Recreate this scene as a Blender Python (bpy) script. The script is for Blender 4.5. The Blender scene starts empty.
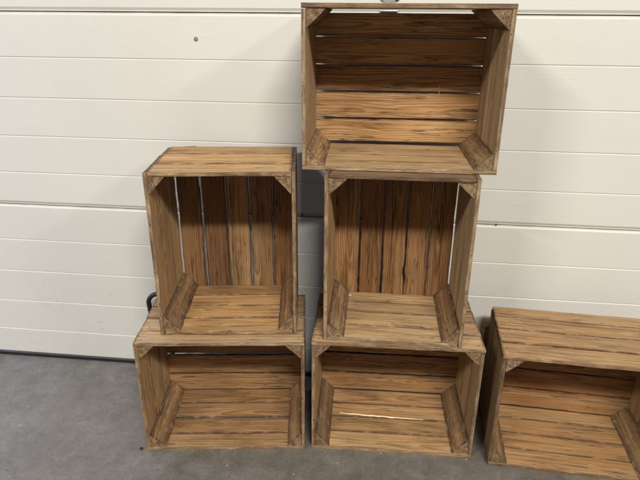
import bpy, bmesh, math, random
from mathutils import Vector, Matrix, noise

# ------------------------------------------------------------------ camera, world, lamps, exposure
scene = bpy.context.scene
R = math.radians
PITCH, ROLL, YAW, CH = 0.388344, 0.00690890, -0.1070985, 1.29026
cam_d = bpy.data.cameras.new('camera')
cam = bpy.data.objects.new('camera', cam_d)
scene.collection.objects.link(cam)
cy, sy, cp, sp = math.cos(YAW), math.sin(YAW), math.cos(PITCH), math.sin(PITCH)
fw = Vector((sy*cp, cy*cp, -sp)); rt = Vector((cy, -sy, 0)); up = rt.cross(fw)
r2 = math.cos(ROLL)*rt + math.sin(ROLL)*up
u2 = -math.sin(ROLL)*rt + math.cos(ROLL)*up
m = Matrix((r2, u2, -fw)).transposed().to_4x4()
m.translation = Vector((0, 0, CH))
cam.matrix_world = m
cam_d.sensor_width = 36
cam_d.lens = 36*555.87/640
cam_d.clip_start = 0.02
cam_d.clip_end = 100
scene.camera = cam

w = bpy.data.worlds.new('World'); scene.world = w; w.use_nodes = True
bg = w.node_tree.nodes['Background']
bg.inputs['Color'].default_value = (0.93, 0.93, 1.0, 1)
bg.inputs['Strength'].default_value = 0.105

def area(name, loc, target, sx, sy_, power, col):
    d = bpy.data.lights.new(name, 'AREA'); d.shape = 'RECTANGLE'
    d.size = sx; d.size_y = sy_; d.energy = power; d.color = col
    o = bpy.data.objects.new(name, d); scene.collection.objects.link(o)
    o.location = loc
    o.rotation_euler = (Vector(target)-Vector(loc)).to_track_quat('-Z', 'Y').to_euler()
    return o
area('ceiling_tube', (1.35, -2.9, 4.7), (-0.1, 1.6, 0.6), 1.9, 0.24, 375, (1.0, 0.93, 0.83))
area('ceiling_tube', (-3.1, -2.9, 4.7), (-0.1, 1.6, 0.6), 1.6, 0.14, 210, (1.0, 0.93, 0.82))
area('ceiling_tube', (5.6, -2.6, 4.7), (-0.1, 1.6, 0.7), 1.3, 0.3, 150, (1.0, 0.92, 0.80))
area('doorway_daylight', (-2.9, 1.62, 1.15), (-0.6, 1.35, 0.1), 0.35, 0.5, 36, (0.45, 0.60, 1.0))

vs = scene.view_settings
vs.view_transform = 'Standard'; vs.look = 'None'; vs.exposure = 0.0; vs.gamma = 1
scene.render.engine = 'CYCLES'
scene.render.resolution_x = 1024; scene.render.resolution_y = 768

# ------------------------------------------------------------------ material helpers
class NT:
    def __init__(s, name):
        s.m = bpy.data.materials.new(name); s.m.use_nodes = True
        s.t = s.m.node_tree; s.n = s.t.nodes; s.l = s.t.links
        s.b = s.n['Principled BSDF']
    def link(s, a, b): s.l.new(a, b)
    def _in(s, sock, v):
        if v is None: return
        if hasattr(v, 'is_output'): s.l.new(v, sock)
        else: sock.default_value = v
    def math(s, op, a, b=None, c=None, clamp=False):
        n = s.n.new('ShaderNodeMath'); n.operation = op; n.use_clamp = clamp
        s._in(n.inputs[0], a); s._in(n.inputs[1], b); s._in(n.inputs[2], c)
        return n.outputs[0]
    def vmul(s, v, k):
        n = s.n.new('ShaderNodeVectorMath'); n.operation = 'MULTIPLY'
        s._in(n.inputs[0], v); n.inputs[1].default_value = k
        return n.outputs[0]
    def noise(s, v, scale=1, detail=4, rough=0.55, dist=0):
        n = s.n.new('ShaderNodeTexNoise'); s._in(n.inputs['Vector'], v)
        n.inputs['Scale'].default_value = scale; n.inputs['Detail'].default_value = detail
        n.inputs['Roughness'].default_value = rough; n.inputs['Distortion'].default_value = dist
        return n.outputs[0]
    def ramp(s, f, pts):
        n = s.n.new('ShaderNodeValToRGB'); s._in(n.inputs[0], f)
        e = n.color_ramp.elements
        while len(e) < len(pts): e.new(0.5)
        for el, (p, c) in zip(e, pts):
            el.position = p; el.color = (c, c, c, 1) if isinstance(c, (int, float)) else (*c, 1)
        return n.outputs[0]
    def mix(s, f, a, b, mode='MIX'):
        n = s.n.new('ShaderNodeMix'); n.data_type = 'RGBA'; n.blend_type = mode
        s._in(n.inputs[0], f)
        for sock, v in ((n.inputs[6], a), (n.inputs[7], b)):
            if isinstance(v, tuple): v = (*v, 1) if len(v) == 3 else v
            s._in(sock, v)
        return n.outputs[2]
    def sstep(s, v, lo, hi):
        n = s.n.new('ShaderNodeMapRange'); n.interpolation_type = 'SMOOTHSTEP'
        s._in(n.inputs[0], v); n.inputs[1].default_value = lo; n.inputs[2].default_value = hi
        return n.outputs[0]
    def bump(s, h, strength, dist):
        n = s.n.new('ShaderNodeBump'); n.inputs['Strength'].default_value = strength
        n.inputs['Distance'].default_value = dist; s._in(n.inputs['Height'], h)
        s.l.new(n.outputs[0], s.b.inputs['Normal']); return n

def plain(name, col, rough=0.6, metal=0.0):
    t = NT(name); t.b.inputs['Roughness'].default_value = rough
    t.b.inputs['Metallic'].default_value = metal
    tc = t.n.new('ShaderNodeTexCoord')
    f = t.noise(tc.outputs['Object'], 60, 4)
    c = t.mix(t.math('MULTIPLY', f, 0.6), col, tuple(x*0.55 for x in col))
    t.link(c, t.b.inputs['Base Color']); t.bump(f, 0.3, 0.002)
    return t.m

def wood_material():
    t = NT('aged_pine')
    at = t.n.new('ShaderNodeAttribute'); at.attribute_name = 'pc'; P = at.outputs['Vector']
    a2 = t.n.new('ShaderNodeAttribute'); a2.attribute_name = 'pa'
    sx = t.n.new('ShaderNodeSeparateXYZ'); t.link(a2.outputs['Vector'], sx.inputs[0])
    rnd, age, dark = sx.outputs
    sp_ = t.n.new('ShaderNodeSeparateXYZ'); t.link(P, sp_.inputs[0])
    px, py, pz = sp_.outputs
    # knots: stretched voronoi in plank space
    vor = t.n.new('ShaderNodeTexVoronoi'); vor.feature = 'F1'
    warpk = t.noise(t.vmul(P, (25, 60, 60)), 1, 2)
    vv = t.vmul(P, (4.6, 11, 3.0)); t.link(vv, vor.inputs['Vector']); vor.inputs['Scale'].default_value = 1
    kd = t.math('ADD', vor.outputs['Distance'], t.math('MULTIPLY', t.math('SUBTRACT', warpk, 0.5), 0.10))
    kr = t.n.new('ShaderNodeSeparateColor'); t.link(vor.outputs['Color'], kr.inputs[0])
    has = t.math('GREATER_THAN', kr.outputs[0], 0.60)
    knot = t.math('MULTIPLY', t.math('SUBTRACT', 1.0, t.sstep(kd, 0.055, 0.085)), has)
    halo = t.math('MULTIPLY', t.math('SUBTRACT', 1.0, t.sstep(kd, 0.08, 0.42)), has)
    # annual rings: distance from the pith, warped along the plank
    wob = t.noise(t.vmul(P, (2.2, 9, 9)), 1, 3, 0.5)
    wob2 = t.noise(t.vmul(P, (9, 45, 45)), 1, 2, 0.5)
    rr = t.math('SQRT', t.math('ADD', t.math('MULTIPLY', py, py), t.math('MULTIPLY', pz, pz)))
    rr = t.math('ADD', rr, t.math('MULTIPLY', t.math('SUBTRACT', wob, 0.5), 0.034))
    rr = t.math('ADD', rr, t.math('MULTIPLY', t.math('SUBTRACT', wob2, 0.5), 0.0035))
    rr = t.math('ADD', rr, t.math('MULTIPLY', halo, 0.010))
    ph = t.math('FRACT', t.math('MULTIPLY', rr, 210.0))
    ring = t.ramp(ph, [(0.0, 0.15), (0.12, 0.0), (0.62, 0.5), (0.90, 1.0), (1.0, 0.15)])
    fine = t.noise(t.vmul(P, (7, 420, 420)), 1, 4, 0.6)
    fine2 = t.noise(t.vmul(P, (3, 110, 110)), 1, 4, 0.65)
    blot = t.noise(t.vmul(P, (6, 18, 18)), 1, 5, 0.6)
    spk = t.noise(t.vmul(P, (120, 300, 300)), 1, 3, 0.6)
    # base colours
    base = t.ramp(rnd, [(0.0, (0.47, 0.265, 0.120)), (0.3, (0.61, 0.400, 0.195)), (0.55, (0.33, 0.195, 0.098)), (0.8, (0.70, 0.485, 0.245)), (1.0, (0.52, 0.365, 0.200))])
    darkring = t.mix(1.0, base, (0.46, 0.36, 0.29), 'MULTIPLY')
    c = t.mix(t.math('MULTIPLY', ring, 0.85), base, darkring)
    rough_ = t.noise(t.vmul(P, (1.7, 14, 14)), 1, 2)
    c = t.mix(t.math('MULTIPLY', t.sstep(fine2, 0.45, 0.70), t.sstep(rough_, 0.36, 0.62)), c, t.mix(1.0, c, (0.48, 0.40, 0.34), 'MULTIPLY'))
    c = t.mix(t.sstep(fine, 0.35, 0.8), c, t.mix(1.0, c, (0.62, 0.56, 0.52), 'MULTIPLY'))
    c = t.mix(t.math('MULTIPLY', t.sstep(blot, 0.52, 0.70), 0.6), c, t.mix(1.0, c, (0.42, 0.34, 0.29), 'MULTIPLY'))
    # weathering to grey
    tc = t.n.new('ShaderNodeTexCoord')
    ns = t.n.new('ShaderNodeSeparateXYZ'); t.link(tc.outputs['Normal'], ns.inputs[0])
    front = t.sstep(t.math('MULTIPLY', ns.outputs[1], -1.0), 0.55, 0.85)
    os_ = t.n.new('ShaderNodeSeparateXYZ'); t.link(tc.outputs['Object'], os_.inputs[0])
    front = t.math('MULTIPLY', front, t.math('LESS_THAN', os_.outputs[1], 0.012))
    rim = t.math('SUBTRACT', 1.0, t.sstep(os_.outputs[1], 0.0, 0.055))
    wn = t.noise(t.vmul(P, (5, 30, 30)), 1, 6, 0.65)
    wf = t.math('ADD', age, t.math('MULTIPLY', front, 0.28))
    wf = t.math('ADD', wf, t.math('MULTIPLY', rim, 0.16))
    wf = t.math('ADD', wf, t.math('MULTIPLY', t.math('SUBTRACT', wn, 0.5), 1.3), clamp=True)
    grey = t.ramp(fine2, [(0.3, (0.58, 0.475, 0.32)), (0.55, (0.41, 0.32, 0.205)), (0.78, (0.125, 0.088, 0.058))])
    c = t.mix(t.math('MULTIPLY', wf, 0.85), c, grey)
    # knots
    c = t.mix(t.math('MULTIPLY', halo, 0.35), c, t.mix(1.0, c, (0.62, 0.42, 0.28), 'MULTIPLY'))
    c = t.mix(t.math('MULTIPLY', knot, 0.88), c, (0.055, 0.024, 0.012))
    # cracks / checks: thin long dark lines, and worm holes / dirt specks
    cr = t.noise(t.vmul(P, (2.6, 95, 95)), 1, 3, 0.5, 0.4)
    crack = t.math('SUBTRACT', 1.0, t.sstep(t.math('ABSOLUTE', t.math('SUBTRACT', cr, 0.5)), 0.003, 0.014))
    cm = t.sstep(t.noise(t.vmul(P, (5, 22, 22)), 1, 2), 0.48, 0.56)
    crack = t.math('MULTIPLY', crack, cm)
    c = t.mix(t.math('MULTIPLY', crack, 0.8), c, (0.05, 0.03, 0.02))
    sp2 = t.sstep(spk, 0.66, 0.74)
    c = t.mix(t.math('MULTIPLY', sp2, 0.65), c, (0.06, 0.04, 0.028))
    # dirt on end grain and along board edges
    e3 = t.n.new('ShaderNodeAttribute'); e3.attribute_name = 'edge'
    ed = t.math('MULTIPLY', e3.outputs['Fac'], t.sstep(t.noise(t.vmul(P, (30, 90, 90)), 1, 5), 0.30, 0.52))
    ed = t.math('MULTIPLY', ed, t.math('SUBTRACT', 1.0, t.math('MULTIPLY', front, 0.62)))
    c = t.mix(t.math('MULTIPLY', ed, 0.85), c, (0.075, 0.05, 0.034))
    c = t.mix(t.math('MULTIPLY', front, t.sstep(t.noise(t.vmul(P, (16, 60, 60)), 1, 5, 0.6), 0.3, 0.7)), c, t.mix(1.0, c, (0.50, 0.44, 0.40), 'MULTIPLY'))
    hs = t.n.new('ShaderNodeHueSaturation'); hs.inputs['Saturation'].default_value = 1.04; t.link(c, hs.inputs['Color']); c = hs.outputs[0]
    # per-plank darkening (wood stain; on the far-right crate's left side, painted shade)
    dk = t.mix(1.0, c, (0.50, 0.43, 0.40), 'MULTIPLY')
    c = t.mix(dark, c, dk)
    t.link(c, t.b.inputs['Base Color'])
    t.b.inputs['Roughness'].default_value = 0.72
    t.b.inputs['Specular IOR Level'].default_value = 0.3
    h = t.math('ADD', t.math('MULTIPLY', fine, 0.5), t.math('MULTIPLY', fine2, 0.8))
    h = t.math('SUBTRACT', h, t.math('MULTIPLY', crack, 1.6))
    h = t.math('SUBTRACT', h, t.math('MULTIPLY', ring, 0.15))
    h = t.math('SUBTRACT', h, t.math('MULTIPLY', sp2, 0.5))
    t.bump(h, 0.7, 0.0016)
    return t.m
WOOD = wood_material()
NAIL = plain('rusty_nail_steel', (0.05, 0.032, 0.024), 0.6, 0.5)
PALE = plain('torn_fresh_wood', (0.82, 0.66, 0.42), 0.8)
CHIP = plain('white_chip', (0.75, 0.70, 0.60), 0.7)
RUBBER = plain('black_rubber', (0.012, 0.012, 0.013), 0.5)
STEEL = plain('galvanised_steel', (0.42, 0.42, 0.41), 0.42, 0.8)
DSTEEL = plain('dark_bolt_steel', (0.10, 0.09, 0.085), 0.4, 0.8)
WEB = plain('dusty_thread', (0.62, 0.54, 0.42), 0.9)

def door_material():
    t = NT('cream_painted_door')
    tc = t.n.new('ShaderNodeTexCoord'); O = tc.outputs['Object']
    n1 = t.noise(O, 2.2, 5, 0.6); n2 = t.noise(O, 260, 3, 0.6); n3 = t.noise(t.vmul(O, (1, 1, 6)), 5, 6, 0.7)
    c = t.mix(n1, (0.60, 0.605, 0.58), (0.53, 0.535, 0.51))
    c = t.mix(t.math('MULTIPLY', t.sstep(n3, 0.55, 0.8), 0.35), c, (0.50, 0.46, 0.38))
    # rusty runs and grime kept in the joints (attribute painted by geometry: groove depth)
    sx = t.n.new('ShaderNodeSeparateXYZ'); t.link(O, sx.inputs[0])
    deep = t.sstep(sx.outputs[1], 0.0015, 0.008)
    gr = t.sstep(t.noise(t.vmul(O, (9, 1, 1)), 1, 5, 0.7), 0.35, 0.75)
    c = t.mix(t.math('MULTIPLY', deep, t.math('ADD', t.math('MULTIPLY', gr, 0.5), 0.30)), c, (0.20, 0.14, 0.085))
    # fine hairline cracks and scuffs
    v = t.n.new('ShaderNodeTexVoronoi'); v.feature = 'DISTANCE_TO_EDGE'; v.inputs['Scale'].default_value = 24
    wv = t.n.new('ShaderNodeVectorMath'); wv.operation = 'ADD'
    nn = t.n.new('ShaderNodeTexNoise'); nn.inputs['Scale'].default_value = 14; t.link(O, nn.inputs['Vector'])
    t.link(O, wv.inputs[0]); t.link(t.vmul(nn.outputs['Color'], (0.12, 0.12, 0.12)), wv.inputs[1]); t.link(wv.outputs[0], v.inputs['Vector'])
    cr = t.math('SUBTRACT', 1.0, t.sstep(v.outputs['Distance'], 0.002, 0.014))
    lowm = t.math('MULTIPLY', t.math('SUBTRACT', 1.0, t.sstep(sx.outputs[2], 0.30, 0.46)), t.sstep(t.noise(O, 7, 2), 0.46, 0.6))
    c = t.mix(t.math('MULTIPLY', t.math('MULTIPLY', cr, lowm), 0.5), c, (0.30, 0.27, 0.23))
    t.link(c, t.b.inputs['Base Color']); t.b.inputs['Roughness'].default_value = 0.5
    wood = t.noise(t.vmul(O, (14, 14, 160)), 1, 3, 0.6)
    h = t.math('ADD', t.math('MULTIPLY', n2, 0.5), t.math('MULTIPLY', wood, 0.7))
    t.bump(h, 0.35, 0.0012)
    return t.m
DOOR = door_material()

def floor_material():
    t = NT('worn_concrete')
    tc = t.n.new('ShaderNodeTexCoord'); O = tc.outputs['Object']
    n1 = t.noise(O, 3.0, 6, 0.62); n2 = t.noise(O, 14, 6, 0.7, 0.6); n3 = t.noise(O, 90, 4, 0.7); n4 = t.noise(O, 420, 2, 0.6)
    c = t.ramp(n2, [(0.28, (0.115, 0.105, 0.092)), (0.48, (0.150, 0.139, 0.123)), (0.60, (0.172, 0.160, 0.143)), (0.80, (0.225, 0.212, 0.192))])
    c = t.mix(t.sstep(n1, 0.40, 0.66), c, t.mix(1.0, c, (0.82, 0.80, 0.77), 'MULTIPLY'))
    c = t.mix(t.math('MULTIPLY', t.sstep(n3, 0.45, 0.75), 0.55), c, (0.075, 0.068, 0.06))
    v = t.n.new('ShaderNodeTexVoronoi'); v.inputs['Scale'].default_value = 38; t.link(O, v.inputs['Vector'])
    vs_ = t.n.new('ShaderNodeSeparateColor'); t.link(v.outputs['Color'], vs_.inputs[0])
    spk = t.math('MULTIPLY', t.math('LESS_THAN', v.outputs['Distance'], 0.085), t.math('GREATER_THAN', vs_.outputs[0], 0.82))
    c = t.mix(t.math('MULTIPLY', spk, 0.8), c, (0.5, 0.48, 0.44))
    pit = t.math('MULTIPLY', t.math('LESS_THAN', v.outputs['Distance'], 0.11), t.math('LESS_THAN', vs_.outputs[1], 0.10))
    c = t.mix(t.math('MULTIPLY', pit, 0.8), c, (0.03, 0.028, 0.025))
    t.link(c, t.b.inputs['Base Color'])
    t.link(t.ramp(n2, [(0.3, 0.5), (0.7, 0.75)]), t.b.inputs['Roughness'])
    h = t.math('ADD', t.math('MULTIPLY', n3, 0.6), t.math('MULTIPLY', n4, 0.3))
    h = t.math('ADD', h, t.math('MULTIPLY', n2, 0.8))
    h = t.math('SUBTRACT', h, t.math('MULTIPLY', pit, 1.0))
    t.bump(h, 0.55, 0.002)
    return t.m
FLOOR = floor_material()

# ------------------------------------------------------------------ object helpers
def link_mesh(name, bm, mats, parent=None):
    me = bpy.data.meshes.new(name); bm.to_mesh(me); bm.free()
    for mt in (mats if isinstance(mats, list) else [mats]): me.materials.append(mt)
    o = bpy.data.objects.new(name, me); scene.collection.objects.link(o)
    if parent: o.parent = parent
    return o

def thing(name, label, cat, loc=(0, 0, 0), rz=0, group=None):
    o = bpy.data.objects.new(name, None); scene.collection.objects.link(o)
    o.location = loc; o.rotation_euler = (0, 0, rz); o.empty_display_size = 0.05
    o['label'] = label; o['category'] = cat
    if group: o['group'] = group
    return o

def wood_layers(bm):
    return (bm.verts.layers.float_vector.new('pc'), bm.verts.layers.float_vector.new('pa'), bm.verts.layers.float.new('edge'))

def plank(bm, L, org, U, V, Wn, length, width, thick, rng, age=0.2, dark=0.0, tone=None, rag=1.0, chips=1.0, bow=0.0):
    """A sawn board: U along the grain, V across, Wn through the thickness; org is its corner."""
    org, U, V, Wn = map(Vector, (org, U, V, Wn))
    lpc, lpa, led = L
    n = max(8, int(length/0.009))
    c = 0.0014
    ee = min(0.0042, width*0.2)
    prof = [(0, c), (c, 0), (ee, 0), (width*0.33, 0), (width*0.66, 0), (width-ee, 0), (width-c, 0), (width, c),
            (width, thick-c), (width-c, thick), (width-ee, thick), (width*0.66, thick), (width*0.33, thick), (ee, thick), (c, thick), (0, thick-c)]
    r = rng.random() if tone is None else min(1, max(0, tone + rng.uniform(-0.15, 0.15)))
    offu = rng.uniform(-40, 40); pv = rng.uniform(-0.03, 0.03) + width/2; pw = rng.choice((-1, 1))*rng.uniform(0.006, 0.05)
    sv = rng.uniform(-50, 50)
    endA = [rng.uniform(-1, 1)*0.0012*rag for _ in range(2)]; endB = [rng.uniform(-1, 1)*0.0012*rag for _ in range(2)]
    chip = []
    for _ in range(int(rng.random()*3*chips + 0.5)):
        chip.append((rng.uniform(0, length), rng.uniform(0.006, 0.03), rng.uniform(0.0012, 0.0035), rng.random() < 0.5))
    rings = []
    for i in range(n+1):
        f = i/n; u = f*length
        if i == 0: u = 0
        w0 = noise.noise(Vector((u*14, sv, 0)))*0.0012*rag + noise.noise(Vector((u*70, sv, 3)))*0.0006*rag
        w1 = noise.noise(Vector((u*14, sv, 9)))*0.0012*rag + noise.noise(Vector((u*70, sv, 13)))*0.0006*rag
        for (cu, cl, cd, lo) in chip:
            k = max(0, 1-abs(u-cu)/cl)
            if lo: w0 += cd*k**0.5
            else: w1 -= cd*k**0.5
        bw = bow*4*f*(1-f)
        row = []
        for (v, ww) in prof:
            s = v/width
            vv = v + w0*(1-s) + w1*s
            uu = u
            if i == 0: uu = 0.0004 + endA[0]*(1-s)+endA[1]*s + abs(noise.noise(Vector((v*160, sv, 20))))*0.0011*rag
            if i == n: uu = length - 0.0004 + endB[0]*(1-s)+endB[1]*s - abs(noise.noise(Vector((v*160, sv, 30))))*0.0011*rag
            wv = ww + bw + noise.noise(Vector((u*9, v*25, sv)))*0.0004
            vert = bm.verts.new(org + U*uu + V*vv + Wn*wv)
            vert[lpc] = Vector((uu+offu, vv-pv, wv-pw))
            vert[lpa] = Vector((r, age, dark))
            eg = 1.0 if (v < ee*0.5 or v > width-ee*0.5) else 0.0
            if c*0.5 < v < width-c*0.5 and eg: eg = 0.85
            if i in (0, n): eg = 1.0
            vert[led] = eg
            row.append(vert)
        rings.append(row)
    k = len(prof)
    for i in range(n):
        for j in range(k):
            bm.faces.new((rings[i][j], rings[i][(j+1) % k], rings[i+1][(j+1) % k], rings[i+1][j]))
    bm.faces.new(list(reversed(rings[0]))); bm.faces.new(rings[-1])

def nail_head(bm, p, nrm, rad=0.0021, h=0.0006, mi=1):
    nrm = Vector(nrm).normalized(); p = Vector(p)
    a = nrm.orthogonal().normalized(); b = nrm.cross(a)
    q0, q1 = [], []
    for i in range(8):
        t_ = i*math.pi/4
        d = a*math.cos(t_)+b*math.sin(t_)
        q0.append(bm.verts.new(p + d*rad - nrm*0.001)); q1.append(bm.verts.new(p + d*rad*0.8 + nrm*h))
    fs = [bm.faces.new((q0[i], q0[(i+1) % 8], q1[(i+1) % 8], q1[i])) for i in range(8)] + [bm.faces.new(q1)]
    for f in fs: f.material_index = mi

def finish(name, bm, parent):
    bmesh.ops.recalc_face_normals(bm, faces=bm.faces)
    o = link_mesh(name, bm, [WOOD, NAIL], parent)
    for p in o.data.polygons: p.use_smooth = False
    return o

def splits(total, cuts, gap):
    """edges of boards between 0 and total, cut at the given places, a gap (or list of gaps) at each cut"""
    out = []; a = 0.0
    for i, cx in enumerate(cuts):
        g_ = gap[i] if isinstance(gap, list) else gap
        out.append((a, cx - g_/2)); a = cx + g_/2
    out.append((a, total))
    return out

T = 0.011
def make_crate(label, loc, rz, W, H, D, tall, seed, ages, darks, back_edges, floor_cuts, floor_gap, lid_cuts, lid_gap, side_cuts=(0.098, 0.196), side_gap=0.0045,
               tones=(None, None, None, None, None), post=0.047, over=0.0, rag=1.0):
    """open front at local y=0, back at y=D. ages/darks/tones = bottom, top, left, right, back."""
    rng = random.Random(seed)
    t = thing('apple_crate', label, 'wooden crate', loc, rz, 'stacked wooden fruit crates')
    DD = D - T - 0.0006
    j = lambda a: rng.uniform(-a, a)
    # bottom / top panels
    for nm, z0, ai, cuts, gp in (('bottom_panel', 0, 0, floor_cuts, floor_gap), ('top_panel', H-T, 1, lid_cuts, lid_gap)):
        bm = bmesh.new(); L = wood_layers(bm)
        x0, ln = (0.0, W) if not tall else (T+0.0006, W-2*T-0.0012)
        for (a, b) in splits(DD, cuts, gp):
            dz = j(0.0011)
            if ai == 0 and tall: dz = abs(dz)
            plank(bm, L, (x0+j(0.0008), a, z0), (1, 0, 0), (0, 1, 0), (0, 0, 1), ln, b-a, T + (dz if ai else 0), rng, ages[ai]+j(0.12), max(0, darks[ai]+j(0.12)), tones[ai], rag)
            if not tall:
                zt = z0+T+(dz if ai else 0) if ai else z0
                for xx in (0.014, 0.022, W-0.018):
                    if rng.random() < 0.85: nail_head(bm, (xx+j(0.004), (a+b)/2+j(0.02), zt), (0, 0, 1 if ai else -1))
        finish(nm, bm, t)
    # side panels
    for nm, x0, ai in (('side_panel', 0, 2), ('side_panel', W-T, 3)):
        bm = bmesh.new(); L = wood_layers(bm)
        z0, ln = (T+0.0006, H-2*T-0.0012) if not tall else (0.0, H)
        for (a, b) in splits(DD, side_cuts, side_gap):
            plank(bm, L, (x0, a, z0), (0, 0, 1), (0, 1, 0), (1, 0, 0), ln, b-a, T + j(0.0004)*(1 if ai == 3 else 0), rng, ages[ai]+j(0.12), max(0, darks[ai]+j(0.12)), tones[ai], rag)
            xo = 0 if ai == 2 else W
            zs = (0.02, 0.035, H-0.03, H-0.018)
            for zz in zs:
                nail_head(bm, (xo, (a+b)/2+j(0.02), zz+j(0.005)), (-1 if ai == 2 else 1, 0, 0))
        # dark nail marks on the front rim
        for k in range(6 if tall else 5):
            zz = 0.03 + (H-0.06)*(k+0.5+j(0.25))/(6 if tall else 5)
            if rng.random() < 0.3: continue
            nail_head(bm, (x0+T*0.5+j(0.003), -0.0002, zz+j(0.012)), (0, -1, 0), 0.0017, 0.0004)
        finish(nm, bm, t)
    # back panel: boards along the long axis of the crate
    bm = bmesh.new(); L = wood_layers(bm)
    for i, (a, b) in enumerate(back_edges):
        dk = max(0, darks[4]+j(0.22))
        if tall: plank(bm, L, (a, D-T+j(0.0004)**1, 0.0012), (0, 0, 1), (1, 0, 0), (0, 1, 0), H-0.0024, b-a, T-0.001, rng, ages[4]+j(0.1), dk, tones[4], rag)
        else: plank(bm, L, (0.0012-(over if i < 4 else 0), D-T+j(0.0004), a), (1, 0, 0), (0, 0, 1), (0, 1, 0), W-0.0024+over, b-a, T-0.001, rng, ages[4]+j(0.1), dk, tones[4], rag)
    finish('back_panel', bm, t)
    # corner posts: triangular prisms along the depth
    for (cx, cz, sx, sz) in ((T, T, 1, 1), (W-T, T, -1, 1), (T, H-T, 1, -1), (W-T, H-T, -1, -1)):
        bm = bmesh.new(); L = wood_layers(bm); lpc, lpa, led = L
        lx = post+j(0.004); lz = post+j(0.004); e = 0.0006
        y0 = 0.0015+rng.random()*0.003; y1 = DD-0.002
        offu = rng.uniform(-30, 30); r = rng.random(); n = 26; sv = rng.uniform(-9, 9)
        py_, pz_ = rng.uniform(0.0, 0.03), rng.uniform(0.0, 0.03)
        q = 0.0025
        prof = [(e, e), (lx-q, e), (lx, e+q*0.5), (lx*0.5+0.001, lz*0.5+0.001), (e+q*0.5, lz), (e, lz-q)]
        rings = []
        for i in range(n+1):
            y = y0 + (y1-y0)*i/n; row = []
            for kk, (a, b) in enumerate(prof):
                dd = 1 + noise.noise(Vector((y*22, kk*3.1, sv)))*0.035
                a2_, b2_ = max(e, a*dd), max(e, b*dd)
                vtx = bm.verts.new((cx+sx*a2_, y, cz+sz*b2_))
                vtx[lpc] = Vector((y+offu, a2_-py_, b2_-pz_)); vtx[lpa] = Vector((r, 0.30+j(0.1), min(1, 0.45+j(0.15))))
                vtx[led] = 1.0 if kk in (1, 2, 4, 5) or i in (0, n) else 0.0
                row.append(vtx)
            rings.append(row)
        k = len(prof)
        for i in range(n):
            for jj in range(k):
                bm.faces.new((rings[i][jj], rings[i][(jj+1) % k], rings[i+1][(jj+1) % k], rings[i+1][jj]))
        bm.faces.new(rings[0]); bm.faces.new(rings[-1])
        bmesh.ops.triangulate(bm, faces=[f for f in bm.faces if len(f.verts) > 4])
        for (a, b) in ((0.3, 0.25), (0.22, 0.5)):
            if rng.random() < 0.6: nail_head(bm, (cx+sx*lx*a, y0-0.0002, cz+sz*lz*b), (0, -1, 0), 0.0016)
        finish('corner_post', bm, t)
    return t

# ------------------------------------------------------------------ setting: floor and sectional door
bm = bmesh.new()
N = 24
for i in range(N+1):
    for k in range(N+1):
        bm.verts.new((-6+12*i/N, -5+9*k/N, 0))
bm.verts.ensure_lookup_table()
for i in range(N):
    for k in range(N):
        a = i*(N+1)+k
        bm.faces.new((bm.verts[a], bm.verts[a+N+1], bm.verts[a+N+2], bm.verts[a+1]))
fl = link_mesh('floor', bm, FLOOR); fl['kind'] = 'structure'

YW = 1.761; PP = 0.128
door = thing('sectional_door', 'cream ribbed sectional garage door behind the crates, with dirty horizontal joints', 'garage door', (0, YW, 0))
X0, X1 = -3.2, 3.2
def extrude_profile(bm, pts, x0, x1, nx=1):
    cols = []
    for i in range(nx+1):
        x = x0+(x1-x0)*i/nx
        cols.append([bm.verts.new((x, y, z)) for (y, z) in pts])
    for a, b in zip(cols[:-1], cols[1:]):
        for k in range(len(pts)):
            kk = (k+1) % len(pts)
            bm.faces.new((a[k], a[kk], b[kk], b[k]))
    bm.faces.new(cols[0]); bm.faces.new(list(reversed(cols[-1])))
for s in range(4):
    zb = 0.6397*s - 0.0001; zt = zb + 0.6397
    # joint zone: lower lip of this section sits above zb+0.011
    p = []
    z = zb + (0.0108 if s else 0.022)
    p += [(0.0035, z), (0.0035, z+0.004), (-0.0005, z+0.0115)] if s else [(0.0, z)]
    for k in range(4, 0, -1):
        zg = zb + 0.6397 - k*PP
        p += [(0, zg-0.0028), (0.0026, zg), (0, zg+0.0028)]
    p += [(0, zt-0.0008), (0.0008, zt+0.0012), (0.003, zt+0.0042), (0.0068, zt+0.0072), (0.0095, zt+0.0085), (0.0165, zt+0.0085)]
    # interlocking tongue and back face
    p += [(0.042, zt+0.0085), (0.042, z), (0.0165, z)] if not s else [(0.042, zt+0.0085), (0.042, zb+0.0088), (0.0165, zb+0.0088), (0.0165, z)]
    bm = bmesh.new(); extrude_profile(bm, p, X0, X1)
    bmesh.ops.recalc_face_normals(bm, faces=bm.faces)
    link_mesh('door_section', bm, DOOR, door)
bm = bmesh.new(); extrude_profile(bm, [(0.002, 0.0015), (-0.004, 0.006), (-0.004, 0.016), (0.002, 0.0215), (0.038, 0.0215), (0.038, 0.0015)], X0, X1)
bmesh.ops.recalc_face_normals(bm, faces=bm.faces)
link_mesh('bottom_seal', bm, RUBBER, door)

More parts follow.
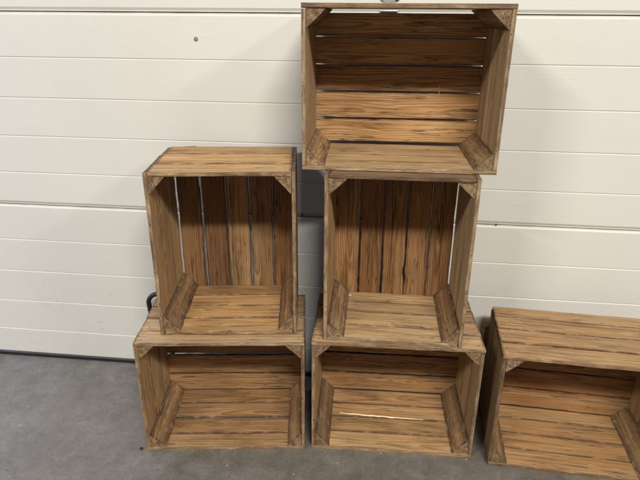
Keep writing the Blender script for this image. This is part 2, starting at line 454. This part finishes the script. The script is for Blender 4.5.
def boxm(bm, c, s, bev=0.001):
    r = bmesh.ops.create_cube(bm, size=1)['verts']
    bmesh.ops.scale(bm, vec=s, verts=r); bmesh.ops.translate(bm, vec=c, verts=r)
    if bev: bmesh.ops.bevel(bm, geom=list({e for v in r for e in v.link_edges}), offset=bev, segments=2, affect='EDGES')
def bolt(parent, x, z, name='bolt', mat=None, rad=0.0055, y=-0.004, washer=True):
    bm = bmesh.new()
    rx = Matrix.Rotation(math.pi/2, 4, 'X')
    if washer:
        r = bmesh.ops.create_cone(bm, segments=20, radius1=rad*1.35, radius2=rad*1.35, depth=0.0015, cap_ends=True, matrix=Matrix.Translation((x, y, z)) @ rx)
    r = bmesh.ops.create_cone(bm, segments=14, radius1=rad*1.0, radius2=rad*0.55, depth=0.004, cap_ends=True, matrix=Matrix.Translation((x, y-0.0027, z)) @ rx)
    return link_mesh(name, bm, mat or DSTEEL, parent)
# hinge over the upper joint (bottom leaf is what the photo shows)
bm = bmesh.new(); boxm(bm, (0.008, -0.0022, 1.352), (0.050, 0.003, 0.062)); boxm(bm, (0.008, -0.0022, 1.250), (0.046, 0.003, 0.046))
r = bmesh.ops.create_cone(bm, segments=16, radius1=0.0055, radius2=0.0055, depth=0.05, cap_ends=True, matrix=Matrix.Translation((0.008, -0.0062, 1.296)) @ Matrix.Rotation(math.pi/2, 4, 'Y'))
boxm(bm, (0.008, -0.0045, 1.311), (0.034, 0.002, 0.024), 0.0005); boxm(bm, (0.008, -0.0045, 1.281), (0.034, 0.002, 0.024), 0.0005)
hinge = link_mesh('hinge', bm, STEEL, door)
for x, z in ((-0.013, 1.332), (0.0295, 1.330), (-0.010, 1.371), (0.027, 1.371), (-0.008, 1.25), (0.024, 1.25)):
    bolt(hinge, x, z, rad=0.0055)
bolt(door, -0.5766, 1.2127, 'screw', STEEL, 0.0050, -0.0006)
bolt(door, -0.2514, 0.6433+0.012, 'screw', DSTEEL, 0.0040, 0.002, False)
bolt(door, 0.392, 0.640+0.010, 'screw', DSTEEL, 0.003, 0.0005, False)

# ------------------------------------------------------------------ crates
BE = [(0.0115, 0.0872), (0.0902, 0.1655), (0.1690, 0.2440), (0.2475, 0.3210), (0.3245, 0.377)]
z_b1, z_b2 = 0.3968, 0.3974
bl = make_crate('lower left landscape crate on the floor, wide gap between its bottom boards',
    (-0.6874, 1.3136, 0), 0.1275, 0.5001, 0.3968, 0.3049, False, 11,
    (0.0, 0.55, 0.30, 0.35, 0.08), (0.12, 0.1, 0.10, 0.3, 0.5),
    [(0.0115, 0.0800), (0.0845, 0.1590), (0.1680, 0.2440), (0.2475, 0.3210), (0.3245, 0.395)],
    (0.0650, 0.1385, 0.2180), [0.0055, 0.016, 0.0045], (0.069, 0.149, 0.218), [0.003, 0.0035, 0.003], tones=(0.45, 0.5, 0.15, 0.5, 0.3))
br = make_crate('landscape crate on the floor in the middle with pale torn splinter on its bottom boards',
    (-0.1717, 1.3837, 0), 0.031, 0.5019, 0.3974, 0.3082, False, 27,
    (0.12, 0.42, 0.3, 0.45, 0.05), (0.08, 0.1, 0.1, 0.25, 0.3),
    [(0.0135, 0.0850), (0.0895, 0.1670), (0.1720, 0.2460), (0.2490, 0.3220), (0.3245, 0.395)],
    (0.0770, 0.1500, 0.2200), [0.0035, 0.005, 0.0045], (0.075, 0.15, 0.225), [0.003, 0.003, 0.004], tones=(0.3, 0.4, 0.15, 0.75, 0.3))
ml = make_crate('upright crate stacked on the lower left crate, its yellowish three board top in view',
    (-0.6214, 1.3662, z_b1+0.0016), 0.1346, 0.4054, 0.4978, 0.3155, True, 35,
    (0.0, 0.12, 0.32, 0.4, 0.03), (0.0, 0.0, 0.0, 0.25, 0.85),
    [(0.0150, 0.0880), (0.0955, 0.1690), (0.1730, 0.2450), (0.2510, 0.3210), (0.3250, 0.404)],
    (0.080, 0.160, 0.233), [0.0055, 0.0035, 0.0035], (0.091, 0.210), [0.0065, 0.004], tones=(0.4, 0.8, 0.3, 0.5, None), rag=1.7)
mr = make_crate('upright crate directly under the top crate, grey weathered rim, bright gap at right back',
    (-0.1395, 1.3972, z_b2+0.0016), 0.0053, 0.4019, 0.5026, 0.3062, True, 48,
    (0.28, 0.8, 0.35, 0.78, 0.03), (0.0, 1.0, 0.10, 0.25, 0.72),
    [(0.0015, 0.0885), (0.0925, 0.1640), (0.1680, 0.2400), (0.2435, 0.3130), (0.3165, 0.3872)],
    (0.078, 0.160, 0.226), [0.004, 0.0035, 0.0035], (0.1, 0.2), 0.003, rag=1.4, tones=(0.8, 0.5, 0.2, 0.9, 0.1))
tp = make_crate('topmost landscape crate, highest of all, resting on an upright crate and overhanging it',
    (-0.2028, 1.4257, z_b2+0.5026+0.0032), 0.0244, 0.506, 0.4084, 0.2985, False, 53,
    (0.30, 0.5, 0.42, 0.52, 0.03), (0.05, 0.4, 0.05, 0.15, 0.12),
    [(0.0185, 0.0865), (0.0905, 0.1665), (0.1705, 0.2440), (0.2485, 0.3210), (0.3250, 0.386)],
    (0.072, 0.145, 0.222), [0.0012, 0.0010, 0.0025], (0.075, 0.15, 0.225), 0.003, tones=(0.8, 0.5, 0.5, 0.8, 0.15))
fr = make_crate('landscape crate on the floor at the far right with no crate on top',
    (0.3755, 1.3769, 0), -0.0571, 0.5, 0.3983, 0.3026, False, 66,
    (0.15, 0.35, 0.45, 0.3, 0.05), (0.2, 0.3, 1.0, 0.1, 0.3),  # left side fully darkened: shade from the neighbouring crate put into its colour
    BE, (0.075, 0.15, 0.225), 0.003, (0.075, 0.15, 0.225), 0.004, tones=(0.3, 0.2, 0.6, 0.5, 0.1), over=0.014, rag=1.6)

# ------------------------------------------------------------------ small things
def blob(name, mat, loc, s, seed, parent=None, rz=0.0):
    rng = random.Random(seed); bm = bmesh.new()
    bmesh.ops.create_icosphere(bm, subdivisions=2, radius=1)
    for v in bm.verts:
        v.co *= 1+0.35*noise.noise(v.co*1.7+Vector((seed, 0, 0)))
        v.co = Vector((v.co.x*s[0], v.co.y*s[1], v.co.z*s[2]))
    o = link_mesh(name, bm, mat, parent); o.location = loc; o.rotation_euler = (0, 0, rz)
    return o
# torn splinter in the middle bottom crate
bm = bmesh.new(); rng = random.Random(5); top = []; bot = []; up_ = []
n = 40
for i in range(n+1):
    f = i/n; x = 0.082+0.285*f
    yc = 0.163-0.012*f
    wd = 0.0078*(math.sin(math.pi*min(1, f**0.7*1.02))**0.6 if 0 < f < 0.97 else 0)*(0.75+1.1*noise.noise(Vector((x*45, 0, 0)))+0.4*noise.noise(Vector((x*190, 7, 0)))) + 0.0008
    yc += 0.0022*noise.noise(Vector((x*32, 2, 0)))
    zz = T+0.0006
    top.append(bm.verts.new((x, yc+wd*0.5, zz))); up_.append(bm.verts.new((x, yc, zz+0.0028+0.001*noise.noise(Vector((x*60, 4, 0)))))); bot.append(bm.verts.new((x, yc-wd*0.5, zz)))
for i in range(n):
    bm.faces.new((top[i], top[i+1], up_[i+1], up_[i])); bm.faces.new((up_[i], up_[i+1], bot[i+1], bot[i])); bm.faces.new((bot[i], bot[i+1], top[i+1], top[i]))
bm.faces.new((top[0], up_[0], bot[0])); bm.faces.new((top[-1], bot[-1], up_[-1]))
bmesh.ops.recalc_face_normals(bm, faces=bm.faces)
link_mesh('splinter', bm, PALE, br)

o = blob('wood_chip', CHIP, (-0.1395+0.063, 1.3972+0.287, z_b2+0.0016+T+0.024), (0.0055, 0.0016, 0.0022), 3)
o.location.z = z_b2+0.0016+T+0.0030; o.location.y = 1.3972+0.262
o['label'] = 'small whitish wood chip inside the upright crate that carries the top crate'; o['category'] = 'wood chip'
o = blob('pebble', RUBBER, (-0.709, 1.316, 0.0032), (0.0055, 0.005, 0.0035), 8)
o['label'] = 'small black pebble on the concrete at the front left corner of the lower left crate'; o['category'] = 'pebble'
# thread of cobweb on the back boards of the top crate
def thread(parent, p0, p1, rad, seed):
    bm = bmesh.new(); rng = random.Random(seed); p0, p1 = Vector(p0), Vector(p1); prev = None
    for i in range(13):
        f = i/12; c_ = p0.lerp(p1, f) + Vector((rng.uniform(-1, 1)*0.0008, 0, 0))
        k = rad*(2.4 if i == 6 else 1)
        row = [bm.verts.new(c_+Vector((k*math.cos(a), k*math.sin(a), 0))) for a in (0, 2.1, 4.2)]
        if prev:
            for q in range(3): bm.faces.new((prev[q], prev[(q+1) % 3], row[(q+1) % 3], row[q]))
        prev = row
    return link_mesh('cobweb_thread', bm, WEB, parent)
thread(tp, (0.379, 0.2985-T-0.002, 0.150), (0.376, 0.2985-T-0.002, 0.193), 0.0005, 1)
thread(mr, (0.030, 0.2900, 0.375), (0.016, 0.2700, 0.345), 0.0004, 2)
thread(mr, (0.345, 0.2900, 0.480), (0.372, 0.2900, 0.472), 0.0004, 4)

# black hose loop behind the lower left crate
bm = bmesh.new(); path = []
hc = Vector((-0.766, 1.695, 0.316))
path += [Vector((-0.800, 1.700, 0.012 + 0.06*i)) for i in range(5)]
for i in range(17):
    a = math.pi*(1-i/16)
    path.append(hc + Vector((0.034*math.cos(a), 0.006*math.cos(a), 0.034*math.sin(a)+0.004)))
path += [Vector((-0.732, 1.690, 0.30-0.06*i)) for i in range(1, 5)] + [Vector((-0.732, 1.690, 0.012))]
rings = []
for i, p_ in enumerate(path):
    tg = (path[min(i+1, len(path)-1)]-path[max(i-1, 0)]).normalized()
    a = tg.cross(Vector((0, 1, 0))).normalized(); b = tg.cross(a)
    rr_ = 0.0085
    rings.append([bm.verts.new(p_+(a*math.cos(q*math.pi/6)+b*math.sin(q*math.pi/6))*rr_) for q in range(12)])
for a, b in zip(rings[:-1], rings[1:]):
    for q in range(12): bm.faces.new((a[q], a[(q+1) % 12], b[(q+1) % 12], b[q]))
bm.faces.new(rings[0]); bm.faces.new(list(reversed(rings[-1])))
bmesh.ops.recalc_face_normals(bm, faces=bm.faces)
for f in bm.faces: f.smooth = True
o = link_mesh('rubber_hose', bm, RUBBER)
o['label'] = 'black rubber hose loop arching up behind the lower left crate against the door'; o['category'] = 'hose'
